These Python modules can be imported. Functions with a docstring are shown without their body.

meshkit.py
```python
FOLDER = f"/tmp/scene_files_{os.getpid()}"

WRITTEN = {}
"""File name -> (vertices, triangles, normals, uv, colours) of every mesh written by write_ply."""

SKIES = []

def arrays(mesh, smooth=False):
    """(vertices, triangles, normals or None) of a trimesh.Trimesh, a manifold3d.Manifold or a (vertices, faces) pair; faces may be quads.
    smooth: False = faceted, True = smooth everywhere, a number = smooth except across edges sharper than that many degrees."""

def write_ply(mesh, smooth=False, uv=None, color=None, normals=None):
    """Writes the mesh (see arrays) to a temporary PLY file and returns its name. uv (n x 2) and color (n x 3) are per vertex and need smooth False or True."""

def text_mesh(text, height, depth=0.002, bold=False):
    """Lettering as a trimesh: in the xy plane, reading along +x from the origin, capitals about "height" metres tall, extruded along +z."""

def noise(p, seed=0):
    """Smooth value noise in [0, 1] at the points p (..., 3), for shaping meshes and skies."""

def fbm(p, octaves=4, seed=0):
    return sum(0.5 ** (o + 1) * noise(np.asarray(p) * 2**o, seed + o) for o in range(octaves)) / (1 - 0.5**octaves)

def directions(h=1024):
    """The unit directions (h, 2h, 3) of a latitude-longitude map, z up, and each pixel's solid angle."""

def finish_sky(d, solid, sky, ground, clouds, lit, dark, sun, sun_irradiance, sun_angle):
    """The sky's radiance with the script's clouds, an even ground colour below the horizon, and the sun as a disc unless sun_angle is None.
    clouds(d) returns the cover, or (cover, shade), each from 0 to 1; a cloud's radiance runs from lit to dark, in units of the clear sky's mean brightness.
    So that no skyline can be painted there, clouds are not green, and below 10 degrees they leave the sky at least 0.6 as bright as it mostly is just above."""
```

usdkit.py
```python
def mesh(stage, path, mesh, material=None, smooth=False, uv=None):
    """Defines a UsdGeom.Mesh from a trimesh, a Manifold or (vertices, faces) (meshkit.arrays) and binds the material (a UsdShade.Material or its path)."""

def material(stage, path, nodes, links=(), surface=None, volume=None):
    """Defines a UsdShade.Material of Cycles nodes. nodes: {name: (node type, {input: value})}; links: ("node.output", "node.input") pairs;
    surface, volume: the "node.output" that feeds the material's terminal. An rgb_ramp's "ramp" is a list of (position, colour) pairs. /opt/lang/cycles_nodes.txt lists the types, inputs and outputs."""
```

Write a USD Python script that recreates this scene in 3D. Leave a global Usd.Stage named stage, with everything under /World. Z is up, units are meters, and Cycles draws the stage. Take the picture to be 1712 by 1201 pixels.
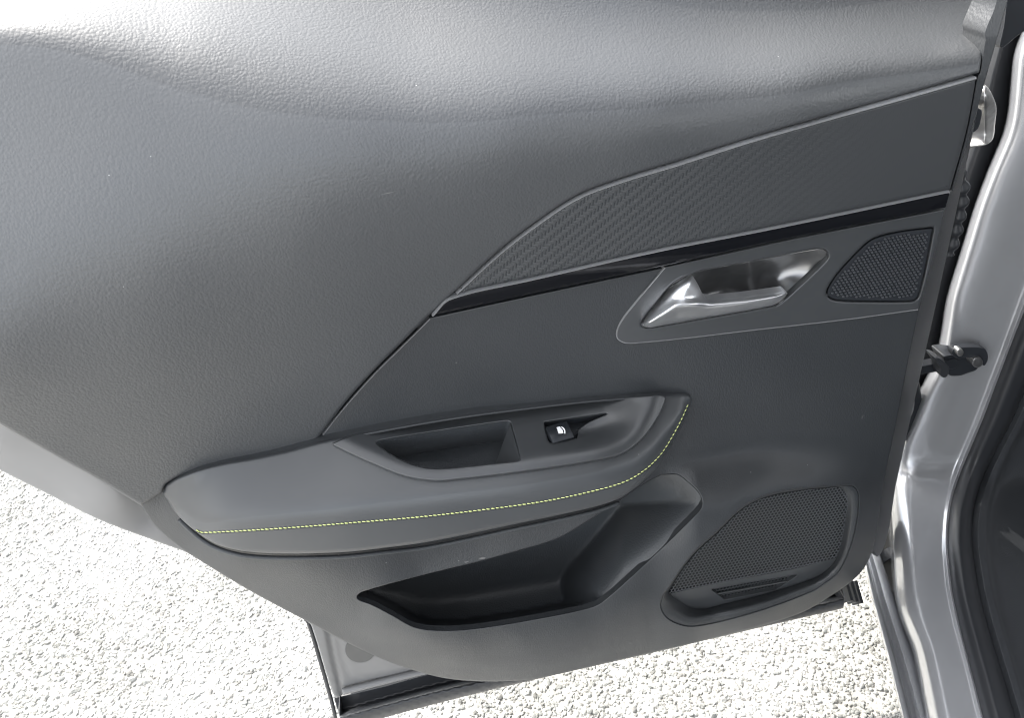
import math, random
import numpy as np, trimesh, usdkit
from scipy.interpolate import RBFInterpolator, PchipInterpolator
from scipy.ndimage import gaussian_filter1d
from scipy.spatial import Delaunay
import shapely
from shapely.geometry import Polygon
from pxr import Usd, UsdGeom, UsdLux, UsdShade, Gf, Vt, Sdf

random.seed(7); RNG = np.random.default_rng(7)
stage = Usd.Stage.CreateInMemory()
UsdGeom.SetStageUpAxis(stage, UsdGeom.Tokens.z); UsdGeom.SetStageMetersPerUnit(stage, 1.0)
UsdGeom.Xform.Define(stage, '/World'); UsdGeom.Scope.Define(stage, '/World/Looks')

# ------------------------------------------------------------------ camera, sky, sun, exposure
F, CX, CY = 1290.0, 856.0, 600.5
PITCH, ROLL, YAW = (math.radians(a) for a in (37.0, 4.8, 8.0))
CAM = np.array([0.0, -0.60, 1.135])
FWD = np.array([math.sin(YAW) * math.cos(PITCH), math.cos(YAW) * math.cos(PITCH), -math.sin(PITCH)])
_r = np.array([math.cos(YAW), -math.sin(YAW), 0.0]); _u = np.cross(_r, FWD)
RT = math.cos(ROLL) * _r - math.sin(ROLL) * _u
UP = math.sin(ROLL) * _r + math.cos(ROLL) * _u
cam = UsdGeom.Camera.Define(stage, '/World/camera')
cam.CreateHorizontalApertureAttr(36.0); cam.CreateVerticalApertureAttr(36.0 * 719 / 1024)
cam.CreateFocalLengthAttr(36.0 * F / 1712.0)
cam.CreateClippingRangeAttr(Gf.Vec2f(0.02, 2000.0))
EXPOSURE = 1.8
cam.CreateExposureAttr(EXPOSURE)
_m = np.eye(4); _m[0, :3], _m[1, :3], _m[2, :3], _m[3, :3] = RT, UP, -FWD, CAM
cam.AddTransformOp().Set(Gf.Matrix4d(*_m.ravel().tolist()))

SUN_EL, SUN_AZ = math.radians(49.0), math.radians(-40.0)
SUN = np.array([math.sin(SUN_AZ) * math.cos(SUN_EL), math.cos(SUN_AZ) * math.cos(SUN_EL), math.sin(SUN_EL)])
sun = UsdLux.DistantLight.Define(stage, '/World/sun')
sun.CreateIntensityAttr(0.5); sun.CreateNormalizeAttr(True); sun.CreateAngleAttr(0.55); sun.CreateColorAttr(Gf.Vec3f(1.0, 0.955, 0.88))
_z = SUN; _x = np.cross([0, 0, 1.0], _z); _x /= np.linalg.norm(_x); _y = np.cross(_z, _x)
_m = np.eye(4); _m[0, :3], _m[1, :3], _m[2, :3] = _x, _y, _z
sun.AddTransformOp().Set(Gf.Matrix4d(*_m.ravel().tolist()))

def material(name, nodes, links=(), surface='p.BSDF'):
    return usdkit.material(stage, '/World/Looks/' + name, nodes, links, surface=surface)

sky_mat = material('sky_light', {
    's': ('sky_texture', {'sky_type': 'single_scattering', 'sun_disc': False, 'sun_elevation': SUN_EL, 'sun_rotation': SUN_AZ, 'aerosol_density': 2.3}),
    'tc': ('texture_coordinate', {}),
    'n': ('noise_texture', {'scale': 2.2, 'detail': 5.0, 'roughness': 0.55}),
    'r': ('rgb_ramp', {'ramp': [(0.36, (0, 0, 0)), (0.60, (1, 1, 1))]}),
    'bw': ('rgb_to_bw', {}), 'cl': ('math', {'math_type': 'multiply_add', 'value2': 2.1, 'value3': 2.7}), 'm': ('mix_color', {'use_clamp': False}),
    'b': ('background_shader', {'strength': 0.15})},
    [('tc.generated', 'n.vector'), ('n.fac', 'r.fac'), ('r.color', 'm.fac'), ('s.color', 'm.a'), ('s.color', 'bw.color'), ('bw.val', 'cl.value1'), ('cl.value', 'm.b'), ('m.result', 'b.color')], surface='b.background')
dome = UsdLux.DomeLight.Define(stage, '/World/sky'); dome.CreateIntensityAttr(1.0)
UsdShade.MaterialBindingAPI.Apply(dome.GetPrim()).Bind(sky_mat)
dome.GetPrim().SetCustomDataByKey('kind', 'structure')
dome.GetPrim().SetCustomDataByKey('label', 'bright daylight sky with light cloud, seen only as reflections')
dome.GetPrim().SetCustomDataByKey('category', 'sky')

# ------------------------------------------------------------------ measuring the place
def rays(px, py):
    px, py = np.asarray(px, float), np.asarray(py, float)
    return FWD + RT * ((px - CX) / F)[..., None] - UP * ((py - CY) / F)[..., None]
def at_y(px, py, y):
    """the point of the plane y that is seen in direction (px, py)"""
    d = rays(px, py); return CAM + d * ((np.asarray(y, float) - CAM[1]) / d[..., 1])[..., None]
def at_z(px, py, z):
    d = rays(px, py); return CAM + d * ((np.asarray(z, float) - CAM[2]) / d[..., 2])[..., None]
def W(px, py, h):
    """a point h millimetres in front of the door's shell plane"""
    return at_y(px, py, -np.asarray(h, float) / 1000.0)

def field(pts, smooth=0.0):
    a = np.array(pts, float)
    f = RBFInterpolator(a[:, :2] / 200.0, a[:, 2], kernel='thin_plate_spline', smoothing=smooth)
    return lambda q: f(np.asarray(q, float) / 200.0)

def curve(pts, step=3.0, closed=True):
    """Catmull-Rom through the points; a point with a third entry is a corner"""
    n = len(pts); P = [np.array(p[:2], float) for p in pts]; K = [len(p) > 2 for p in pts]
    out = []
    for i in range(n if closed else n - 1):
        j = (i + 1) % n
        p1, p2 = P[i], P[j]
        p0 = P[i - 1] if (closed or i > 0) else 2 * p1 - p2
        p3 = P[(j + 1) % n] if (closed or j + 1 < n) else 2 * p2 - p1
        L = np.linalg.norm(p2 - p1)
        l0, l3 = max(np.linalg.norm(p1 - p0), 1e-6), max(np.linalg.norm(p3 - p2), 1e-6)
        d = (p2 - p1)
        m1 = d if K[i] else (p2 - p0) / (L + l0) * L
        m2 = d if K[j] else (p3 - p1) / (L + l3) * L
        k = max(2, int(math.ceil(L / step)))
        for t in np.arange(k) / k:
            out.append((2*t**3 - 3*t**2 + 1) * p1 + (t**3 - 2*t**2 + t) * m1 + (-2*t**3 + 3*t**2) * p2 + (t**3 - t**2) * m2)
    if not closed: out.append(P[-1])
    return np.array(out)

def rounded(pts, r, step=3.0, closed=True):
    """outline with its corners rounded to r, sampled evenly"""
    g = Polygon(curve(pts, 2.0)).buffer(0)
    if r > 0: g = g.buffer(-r, 16).buffer(2 * r, 16).buffer(-r, 16)
    if g.geom_type != 'Polygon': g = max(g.geoms, key=lambda q: q.area)
    return resample(np.array(g.exterior.coords)[:-1], step)

def resample(c, step):
    c = np.vstack([c, c[:1]]); s = np.r_[0, np.cumsum(np.linalg.norm(np.diff(c, axis=0), axis=1))]
    n = max(8, int(s[-1] / step)); t = np.arange(n) / n * s[-1]
    return np.stack([np.interp(t, s, c[:, 0]), np.interp(t, s, c[:, 1])], 1)

def ccw(c):
    x, y = c[:, 0], c[:, 1]
    return c if (x * np.roll(y, -1) - np.roll(x, -1) * y).sum() > 0 else c[::-1]

def inset(c, d):
    """moves every point of the counter-clockwise (in x, y down) outline inward by d"""
    t = np.roll(c, -1, 0) - c; t /= np.maximum(np.linalg.norm(t, axis=1, keepdims=True), 1e-9)
    n = np.stack([-t[:, 1], t[:, 0]], 1); m = n + np.roll(n, 1, 0)
    m /= np.maximum((m ** 2).sum(1, keepdims=True) / 2, 0.5)
    return c + m * d

def fill(outer, holes, step):
    """triangles of the region between outlines"""
    poly = Polygon(outer, [h for h in holes]).buffer(0)
    x0, y0, x1, y1 = poly.bounds
    xs = np.arange(x0, x1, step); ys = np.arange(y0, y1, step * 0.866)
    gx, gy = np.meshgrid(xs, ys); gx[1::2] += step / 2
    q = np.stack([gx.ravel(), gy.ravel()], 1)
    inner = poly.buffer(-0.6 * step)
    q = q[shapely.contains_xy(inner, q[:, 0], q[:, 1])] if not inner.is_empty else q[:0]
    pts = np.vstack([outer] + list(holes) + [q])
    tri = Delaunay(pts).simplices
    c = pts[tri].mean(1)
    tri = tri[shapely.contains_xy(poly, c[:, 0], c[:, 1])]
    a = pts[tri]; e1, e2 = a[:, 1] - a[:, 0], a[:, 2] - a[:, 0]; s = e1[:, 0] * e2[:, 1] - e1[:, 1] * e2[:, 0]
    tri = tri[np.abs(s) > 1e-6]; s = s[np.abs(s) > 1e-6]
    tri[s > 0] = tri[s > 0][:, ::-1]
    return pts, tri

def shrink(o, d):
    g = Polygon(o).buffer(-d); return resample(np.array(g.exterior.coords)[:-1], 2.5)

MM = 0.52       # about how many millimetres a unit of the drawing is on the panel
def pad(outline, h, r=4.0, step=6.0, holes=(), hole_r=None, skirt=8.0, hole_skirt=None, sdir=(0, 1, 0), drop=None):
    """a moulded panel: surface h (mm) over the outline, rims rounded by r, sides running back by skirt (mm)"""
    rims = [(ccw(np.asarray(outline, float)), 1, r, skirt)] + [(ccw(np.asarray(o, float)), -1, r if hole_r is None else hole_r, skirt if hole_skirt is None else hole_skirt) for o in holes]
    V, T, base, loops = [], [], 0, []
    for c, sg, rr, sk in rims:
        th = np.radians([0, 22.5, 45, 67.5, 90])
        rings = [inset(c, sg * rr * (1 - math.cos(t))) for t in th]
        drops = [rr * MM * (1 - math.sin(t)) if drop is None else drop * (1 - math.sin(t)) for t in th]
        n = len(c); ps = []
        for q, d in zip(rings, drops):
            hh = h(q) - d; ps.append(W(q[:, 0], q[:, 1], hh))
        back = ps[0] + np.asarray(sdir, float) * sk / 1000.0
        ps = [back] + ps
        V += ps; k = len(ps); i = np.arange(n); j = (i + 1) % n
        for a in range(k - 1):
            A, B = base + a * n, base + (a + 1) * n
            q1 = np.stack([A + i, B + j, A + j], 1); q2 = np.stack([A + i, B + i, B + j], 1)
            for q in (q1, q2): T.append(q if sg > 0 else q[:, ::-1])
        loops.append((rings[-1], base + (k - 1) * n)); base += k * n
    pts, tri = fill(loops[0][0], [l[0] for l in loops[1:]], step)
    idx = []
    for q, b in loops: idx += list(range(b, b + len(q)))
    rest = pts[len(idx):]
    if len(rest): V.append(W(rest[:, 0], rest[:, 1], h(rest)))
    idx = np.array(idx + list(range(base, base + len(rest))))
    T.append(idx[tri])
    return orient(np.vstack(V), np.vstack(T))

def orient(v, f):
    """most faces turned towards the viewer's side"""
    n = np.cross(v[f[:, 1]] - v[f[:, 0]], v[f[:, 2]] - v[f[:, 0]])
    if (n * (CAM - v[f[:, 0]])).sum() < 0: f = f[:, ::-1]
    return v, f

def join(*ms):
    V, T, n = [], [], 0
    for v, f in ms:
        v, f = np.asarray(v, float), np.asarray(f, int)
        V.append(v); T.append(f + n); n += len(v)
    return np.vstack(V), np.vstack(T)
def tm(m): return np.array(m.vertices), np.array(m.faces)

def tube(path, rad, sides=10, flat=1.0):
    path = np.asarray(path, float); n = len(path)
    rad = np.broadcast_to(np.asarray(rad, float), n)
    t = np.gradient(path, axis=0); t /= np.linalg.norm(t, axis=1, keepdims=True)
    ref = np.array([0, -1, 0.3]); V = []
    for i in range(n):
        a = np.cross(t[i], ref); a /= np.linalg.norm(a); b = np.cross(t[i], a)
        th = np.arange(sides) / sides * 2 * np.pi
        V.append(path[i] + rad[i] * (np.cos(th)[:, None] * a + flat * np.sin(th)[:, None] * b))
    V = np.vstack(V + [path[:1], path[-1:]]); T = []
    for i in range(n - 1):
        for k in range(sides):
            a, b = i * sides + k, i * sides + (k + 1) % sides
            T += [(a, b, b + sides), (a, b + sides, a + sides)]
    e = n * sides
    for k in range(sides):
        T += [(e, (k + 1) % sides, k), (e + 1, (n - 1) * sides + k, (n - 1) * sides + (k + 1) % sides)]
    return V, np.array(T)

def loft(cols, sub=4):
    """sheet through columns of points (each (n, 3)), smooth from column to column"""
    c = np.array(cols, float); k = len(c)
    c = PchipInterpolator(np.arange(k), c, axis=0)(np.linspace(0, k - 1, (k - 1) * sub + 1))
    a, b = c.shape[:2]; i, j = np.meshgrid(np.arange(a - 1), np.arange(b - 1), indexing='ij'); q = (i * b + j).ravel()
    return orient(c.reshape(-1, 3), np.vstack([np.stack([q, q + b, q + b + 1], 1), np.stack([q, q + b + 1, q + 1], 1)]))

# ------------------------------------------------------------------ naming and filing
ORIGIN, used = {}, {}
def numbered(parent, name):
    k = used.get((parent, name), 0); used[(parent, name)] = k + 1
    return parent + '/' + (name if k == 0 else f'{name}_{k:03d}')
def thing(name, label, cat, loc=(0, 0, 0), group=None, kind=None):
    p = numbered('/World', name); x = UsdGeom.Xform.Define(stage, p); x.AddTranslateOp().Set(Gf.Vec3d(*map(float, loc)))
    tag(x.GetPrim(), label, cat, group, kind); ORIGIN[p] = np.array(loc, float); return p
def tag(prim, label=None, cat=None, group=None, kind=None):
    for k, v in (('label', label), ('category', cat), ('group', group), ('kind', kind)):
        if v: prim.SetCustomDataByKey(k, v)
def obj(name, mesh, mat, parent='/World', label=None, smooth=True, kind=None, xf=False):
    """one Mesh under a thing or under a part of it"""
    p = numbered(parent, name); root = '/'.join(p.split('/')[:3])
    o = ORIGIN.get(root, np.zeros(3))
    v, f = mesh if isinstance(mesh, tuple) else tm(mesh)
    m = usdkit.mesh(stage, p, (np.asarray(v) - o, f), mat, smooth=smooth)
    tag(m.GetPrim(), label, kind=kind)
    return p

# ------------------------------------------------------------------ materials
def moulded(name, base, rough, grain=450.0, depth=0.00025, spec=0.5, stretch=(1, 1, 0.55), dust=0.0, rough_var=0.06, tint=None):
    nodes = {
        'g': ('geometry', {}), 'mp': ('mapping', {'mapping_type': 'point', 'scale': stretch}),
        'w': ('noise_texture', {'scale': 60.0, 'detail': 2.0}),
        'wv': ('vector_math', {'math_type': 'multiply_add', 'vector2': (0.004, 0.004, 0.004)}),
        'v': ('voronoi_texture', {'feature': 'smooth_f1', 'scale': grain, 'smoothness': 0.35, 'randomness': 0.9}),
        'v2': ('noise_texture', {'scale': grain * 2.4, 'detail': 2.0}),
        'ad': ('math', {'math_type': 'multiply_add', 'value2': 0.35}),
        'bp': ('bump', {'strength': 1.0, 'distance': depth, 'invert': True}),
        'big': ('noise_texture', {'scale': 9.0, 'detail': 4.0}),
        'rr': ('map_range', {'from_min': 0.3, 'from_max': 0.7, 'to_min': rough - rough_var, 'to_max': rough + rough_var}),
        'dv': ('voronoi_texture', {'scale': 75.0}), 'dl': ('math', {'math_type': 'less_than', 'value2': 0.035}),
        'dc': ('voronoi_texture', {'scale': 75.0}), 'dr': ('separate_color', {}), 'dg': ('math', {'math_type': 'greater_than', 'value2': 0.86}),
        'dm': ('math', {'math_type': 'multiply'}), 'dd': ('math', {'math_type': 'multiply', 'value2': dust}),
        'mx': ('mix_color', {'a': base, 'b': (0.5, 0.5, 0.48)}),
        'p': ('principled_bsdf', {'roughness': rough, 'specular_ior_level': spec})}
    links = [('g.position', 'mp.vector'), ('mp.vector', 'w.vector'), ('w.color', 'wv.vector1'), ('mp.vector', 'wv.vector3'), ('wv.vector', 'v.vector'), ('mp.vector', 'v2.vector'),
             ('v2.fac', 'ad.value1'), ('v.distance', 'ad.value3'), ('ad.value', 'bp.height'), ('bp.normal', 'p.normal'),
             ('g.position', 'big.vector'), ('big.fac', 'rr.value'), ('rr.result', 'p.roughness'),
             ('g.position', 'dv.vector'), ('dv.distance', 'dl.value1'), ('g.position', 'dc.vector'), ('dc.color', 'dr.color'), ('dr.r', 'dg.value1'),
             ('dl.value', 'dm.value1'), ('dg.value', 'dm.value2'), ('dm.value', 'dd.value1'), ('dd.value', 'mx.fac'), ('mx.result', 'p.base_color')]
    return material(name, nodes, links)
def plain(name, base, rough, metal=0.0, spec=0.5, coat=0.0, coat_rough=0.03, var=0.03, fine=0.0):
    nodes = {'g': ('geometry', {}), 'n': ('noise_texture', {'scale': 35.0, 'detail': 5.0}),
             'rr': ('map_range', {'from_min': 0.3, 'from_max': 0.7, 'to_min': max(rough - var, 0.01), 'to_max': rough + var}),
             'p': ('principled_bsdf', {'base_color': base, 'metallic': metal, 'specular_ior_level': spec, 'coat_weight': coat, 'coat_roughness': coat_rough})}
    links = [('g.position', 'n.vector'), ('n.fac', 'rr.value'), ('rr.result', 'p.roughness')]
    if fine:
        nodes['f'] = ('noise_texture', {'scale': 2200.0, 'detail': 2.0}); nodes['bp'] = ('bump', {'distance': fine})
        links += [('g.position', 'f.vector'), ('f.fac', 'bp.height'), ('bp.normal', 'p.normal')]
    return material(name, nodes, links)

M = {}
M['upper'] = moulded('grained_soft_trim', (0.018, 0.0195, 0.021), 0.50, grain=480, depth=0.00019, dust=0.35, stretch=(1, 1, 0.9), spec=1.0)
M['lower'] = moulded('grained_hard_trim', (0.012, 0.0135, 0.015), 0.46, grain=620, depth=0.00017, dust=0.35, spec=0.72)
M['armrest'] = moulded('padded_armrest', (0.021, 0.023, 0.025), 0.44, grain=1500, depth=0.00003, dust=0.3, spec=0.8)
M['satin'] = plain('satin_black_plastic', (0.022, 0.0235, 0.025), 0.37, fine=0.00004, spec=0.8)
M['liner'] = moulded('pocket_liner_plastic', (0.030, 0.033, 0.036), 0.5, grain=560, depth=0.00018)
M['gloss'] = plain('piano_black', (0.003, 0.0032, 0.004), 0.05, spec=0.28, var=0.01)
M['chrome'] = plain('satin_chrome', (0.95, 0.955, 0.965), 0.33, metal=1.0, var=0.02)
M['bowl'] = plain('dark_satin_metal', (0.22, 0.22, 0.22), 0.30, metal=0.9)
M['black'] = plain('black_plastic', (0.012, 0.0135, 0.016), 0.45, spec=0.35)
M['rubber'] = plain('black_rubber', (0.014, 0.015, 0.017), 0.42)
M['paint'] = material('silver_paint', {
    'g': ('geometry', {}), 'n': ('noise_texture', {'scale': 2600.0, 'detail': 1.0}), 'r': ('rgb_ramp', {'ramp': [(0.35, (0.34, 0.345, 0.355)), (0.65, (0.48, 0.485, 0.50))]}),
    'un': ('noise_texture', {'scale': 11.0, 'detail': 2.0}), 'ub': ('bump', {'distance': 0.0022}),
    'p': ('principled_bsdf', {'metallic': 0.75, 'roughness': 0.33, 'coat_weight': 1.0, 'coat_roughness': 0.03})},
    [('g.position', 'un.vector'), ('un.fac', 'ub.height'), ('ub.normal', 'p.normal'), ('ub.normal', 'p.coat_normal'), ('g.position', 'n.vector'), ('n.fac', 'r.fac'), ('r.color', 'p.base_color')])
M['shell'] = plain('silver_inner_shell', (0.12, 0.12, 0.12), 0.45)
M['steel'] = plain('zinc_steel', (0.55, 0.54, 0.52), 0.32, metal=1.0, var=0.08)
M['stitch'] = plain('lime_thread', (0.56, 0.62, 0.24), 0.75)
M['print'] = plain('white_print', (0.8, 0.8, 0.8), 0.5)
M['trim_dark'] = moulded('cabin_trim', (0.024, 0.026, 0.029), 0.5, grain=700, depth=0.00015)
def carbon():
    """twill weave print that fades out towards the door's front edge"""
    c, s = math.cos(math.radians(2.0)), math.sin(math.radians(2.0))
    p = 0.0024
    n = {'g': ('geometry', {}), 'rot': ('vector_rotate', {'rotate_type': 'y_axis', 'angle': math.radians(-8)}), 'x': ('separate_xyz', {}),
         'u': ('math', {'math_type': 'divide', 'value2': p}), 'v': ('math', {'math_type': 'divide', 'value2': p}),
         'fu': ('math', {'math_type': 'floor'}), 'fv': ('math', {'math_type': 'floor'}), 'df': ('math', {'math_type': 'subtract'}),
         'md': ('math', {'math_type': 'floored_modulo', 'value2': 4.0}), 'lt': ('math', {'math_type': 'less_than', 'value2': 1.5}),
         'pu': ('math', {'math_type': 'fraction'}), 'pv': ('math', {'math_type': 'fraction'}),
         'su': ('math', {'math_type': 'multiply', 'value2': math.pi}), 'sv': ('math', {'math_type': 'multiply', 'value2': math.pi}),
         'siu': ('math', {'math_type': 'sine'}), 'siv': ('math', {'math_type': 'sine'}),
         'mixh': ('mix_float', {}), 'fade': ('map_range', {'range_type': 'smoothstep', 'from_min': 0.10, 'from_max': 0.42, 'to_min': 1.0, 'to_max': 0.0, 'clamp': True}),
         'px': ('separate_xyz', {}), 'h': ('math', {'math_type': 'multiply'}), 'bp': ('bump', {'distance': 0.00025, 'strength': 1.0}),
         'c': ('mix_color', {'a': (0.020, 0.0215, 0.023), 'b': (0.034, 0.0355, 0.037)}), 'cf': ('math', {'math_type': 'multiply'}),
         'n': ('noise_texture', {'scale': 900.0, 'detail': 3.0}), 'b2': ('bump', {'distance': 0.00006}),
         'p': ('principled_bsdf', {'roughness': 0.46})}
    l = [('g.position', 'rot.vector'), ('rot.vector', 'x.vector'), ('x.x', 'u.value1'), ('x.z', 'v.value1'), ('u.value', 'fu.value1'), ('v.value', 'fv.value1'),
         ('fu.value', 'df.value1'), ('fv.value', 'df.value2'), ('df.value', 'md.value1'), ('md.value', 'lt.value1'),
         ('u.value', 'pu.value1'), ('v.value', 'pv.value1'), ('pu.value', 'su.value1'), ('pv.value', 'sv.value1'), ('su.value', 'siu.value1'), ('sv.value', 'siv.value1'),
         ('lt.value', 'mixh.fac'), ('siu.value', 'mixh.a'), ('siv.value', 'mixh.b'),
         ('g.position', 'px.vector'), ('px.x', 'fade.value'), ('mixh.value' if False else 'mixh.result', 'h.value1'), ('fade.result', 'h.value2'),
         ('g.position', 'n.vector'), ('n.fac', 'b2.height'), ('h.value', 'bp.height'), ('b2.normal', 'bp.normal'), ('bp.normal', 'p.normal'),
         ('lt.value', 'cf.value1'), ('fade.result', 'cf.value2'), ('cf.value', 'c.fac'), ('c.result', 'p.base_color')]
    return material('carbon_weave', n, l)
M['carbon'] = carbon()

# ------------------------------------------------------------------ THE DOOR
door = thing('car_door', 'open silver car door seen from inside, with dark grey trim panel and armrest', 'car door', (0.45, 0.0, 0.26))

SEAM_TOP = [(1637, 121, 1), (1582, 137), (1491, 163), (1400, 188), (1250, 231), (1125, 271), (1038, 298), (965, 326), (892, 374), (834, 419), (762, 486), (716, 529), (670, 575), (625, 620), (571, 681)]
UPPER = [(-330, -75, 1), (1700, -75, 1), (1664, 0), (1645, 53), (1646, 64), (1644, 76)] + SEAM_TOP + [(528, 738, 1), (480, 752), (425, 764), (366, 775), (316, 790), (278, 809), (271, 824, 1), (236, 846, 1), (167, 804), (104, 769), (0, 710), (-90, 650), (-200, 572), (-330, 470, 1)]
hU0 = field([(-330, 60, 30), (-330, 250, 58), (-330, 440, 84), (-210, 550, 110), (-330, -80, 10), (-100, 60, 60), (0, 60, 62), (400, 60, 82), (700, 70, 104), (1000, 70, 111), (1300, 60, 108), (1640, 55, 92), (-100, -80, 42), (400, -80, 66), (1000, -80, 106), (1700, -80, 95),
            (400, 120, 89), (700, 130, 109), (1000, 120, 114), (1300, 105, 106), (1630, 95, 87),
            (-100, 250, 87), (0, 250, 88), (300, 250, 100), (600, 250, 114), (850, 220, 117), (1100, 190, 111), (1350, 160, 101), (1550, 130, 88),
            (-100, 450, 116), (0, 450, 117), (250, 450, 120), (500, 400, 115), (750, 400, 104), (900, 350, 100), (1100, 265, 98), (1250, 225, 94), (1450, 170, 87),
            (0, 580, 132), (250, 580, 118), (500, 600, 98), (620, 600, 92), (-100, 610, 134), (50, 680, 120), (160, 770, 102), (230, 820, 92), (270, 815, 88), (350, 765, 86), (450, 740, 84), (528, 720, 83), (716, 520, 90)], 0.3)
_kx = [-400, 0, 300, 700, 1100, 1500, 1720]
crest_y, crest_w, crest_s = (PchipInterpolator(_kx, v) for v in ([30, 30, 46, 112, 136, 98, 76], [17, 17, 44, 68, 50, 26, 18], [0.8, 0.8, 0.85, 1.0, 1.1, 1.3, 1.3]))
def hU(q):
    """waist of the door: the face turns back over a rounded crest into the window ledge"""
    q = np.asarray(q, float); w = crest_w(q[:, 0]); t = (crest_y(q[:, 0]) - q[:, 1]) / w
    d = crest_s(q[:, 0]) * w * np.logaddexp(0, t)
    return hU0(q) - 130.0 * np.tanh(d / 130.0)
obj('upper_trim', pad(rounded(UPPER, 2.0), hU, r=5.0, step=7.0, skirt=14), M['upper'], door)

hD = field([(762, 489, 87), (834, 460, 87), (900, 400, 91), (1000, 340, 92), (1000, 420, 88), (1100, 290, 91), (1100, 400, 87), (1300, 230, 87), (1300, 360, 83), (1300, 300, 84), (1500, 170, 82), (1500, 320, 79), (1630, 130, 78), (1590, 310, 76)])
DECOR = [(764, 490, 1), (834, 424), (892, 379), (965, 331), (1038, 303), (1125, 277), (1250, 237), (1400, 194), (1491, 169), (1582, 143), (1632, 128, 1), (1615, 219), (1588, 317, 1), (1291, 379), (1100, 416.5), (892, 463.5)]
decor = obj('decor_panel', pad(rounded(DECOR, 1.5), lambda q: hD(q) + 5.0, r=7.0, step=7.0, skirt=12), M['carbon'], door, label='dark carbon-weave decor inlay, its weave fading out to the right')
STRIP = [(752, 499.5, 1), (892, 466.5), (1100, 419.5), (1291, 382), (1588.5, 320, 1), (1581, 347, 1), (1333, 395), (1111, 444.5), (1009, 466), (834, 503.5), (722, 529, 1)]
hS = lambda q: hD(q) + 6.5 + 0.00012 * (q[:, 0] - 720) - 3.2 * np.clip(((q[:, 1] - (497 - 0.2103 * (q[:, 0] - 755))) / 28.0), 0, 1) ** 2
strip = obj('gloss_strip', pad(rounded(STRIP, 1.0, 2.5), hS, r=2.0, step=5.0, skirt=10), M['gloss'], door)
EDGE = [(1664, -75, 1), (1665, 0), (1646, 53), (1647, 64), (1645, 76), (1638, 121), (1634, 128), (1617, 219), (1590, 318, 1), (1593, 319, 1), (1623, 219), (1636, 175), (1645, 142), (1663, 78), (1685, 0), (1705, -75, 1)]
hE = lambda q: 77 - 0.12 * (q[:, 1] - 318) * 0.0 - 0.0 * q[:, 0] + np.interp(q[:, 1], [-75, 0, 60, 130, 318], [-22, -10, -3, 0, -2])
obj('edge_trim', pad(rounded(EDGE, 0.5), hE, r=2.0, step=6.0, skirt=25), M['lower'], door)

M['stud'] = plain('grille_plastic', (0.045, 0.048, 0.052), 0.38, spec=0.9)
M['glint_strip'] = plain('edge_glint_grey', (0.16, 0.162, 0.165), 0.30, spec=0.9)  # lighter grey stands in for the glint along the trim edges
def glint_strip(pts, h, lift, wide, rise, parent):
    """glint painted as a pale edge rising from the gap to the panel's face"""
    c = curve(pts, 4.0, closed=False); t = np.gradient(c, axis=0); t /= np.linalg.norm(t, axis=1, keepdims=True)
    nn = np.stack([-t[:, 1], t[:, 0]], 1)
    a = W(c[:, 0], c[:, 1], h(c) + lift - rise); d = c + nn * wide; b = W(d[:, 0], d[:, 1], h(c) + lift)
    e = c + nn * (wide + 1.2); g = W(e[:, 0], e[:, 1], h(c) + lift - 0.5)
    return obj('edge_glint', loft([a + [0, 0.006, 0], a, b, g, g + [0, 0.004, 0]], 1), M['glint_strip'], parent, smooth=30)
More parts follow.
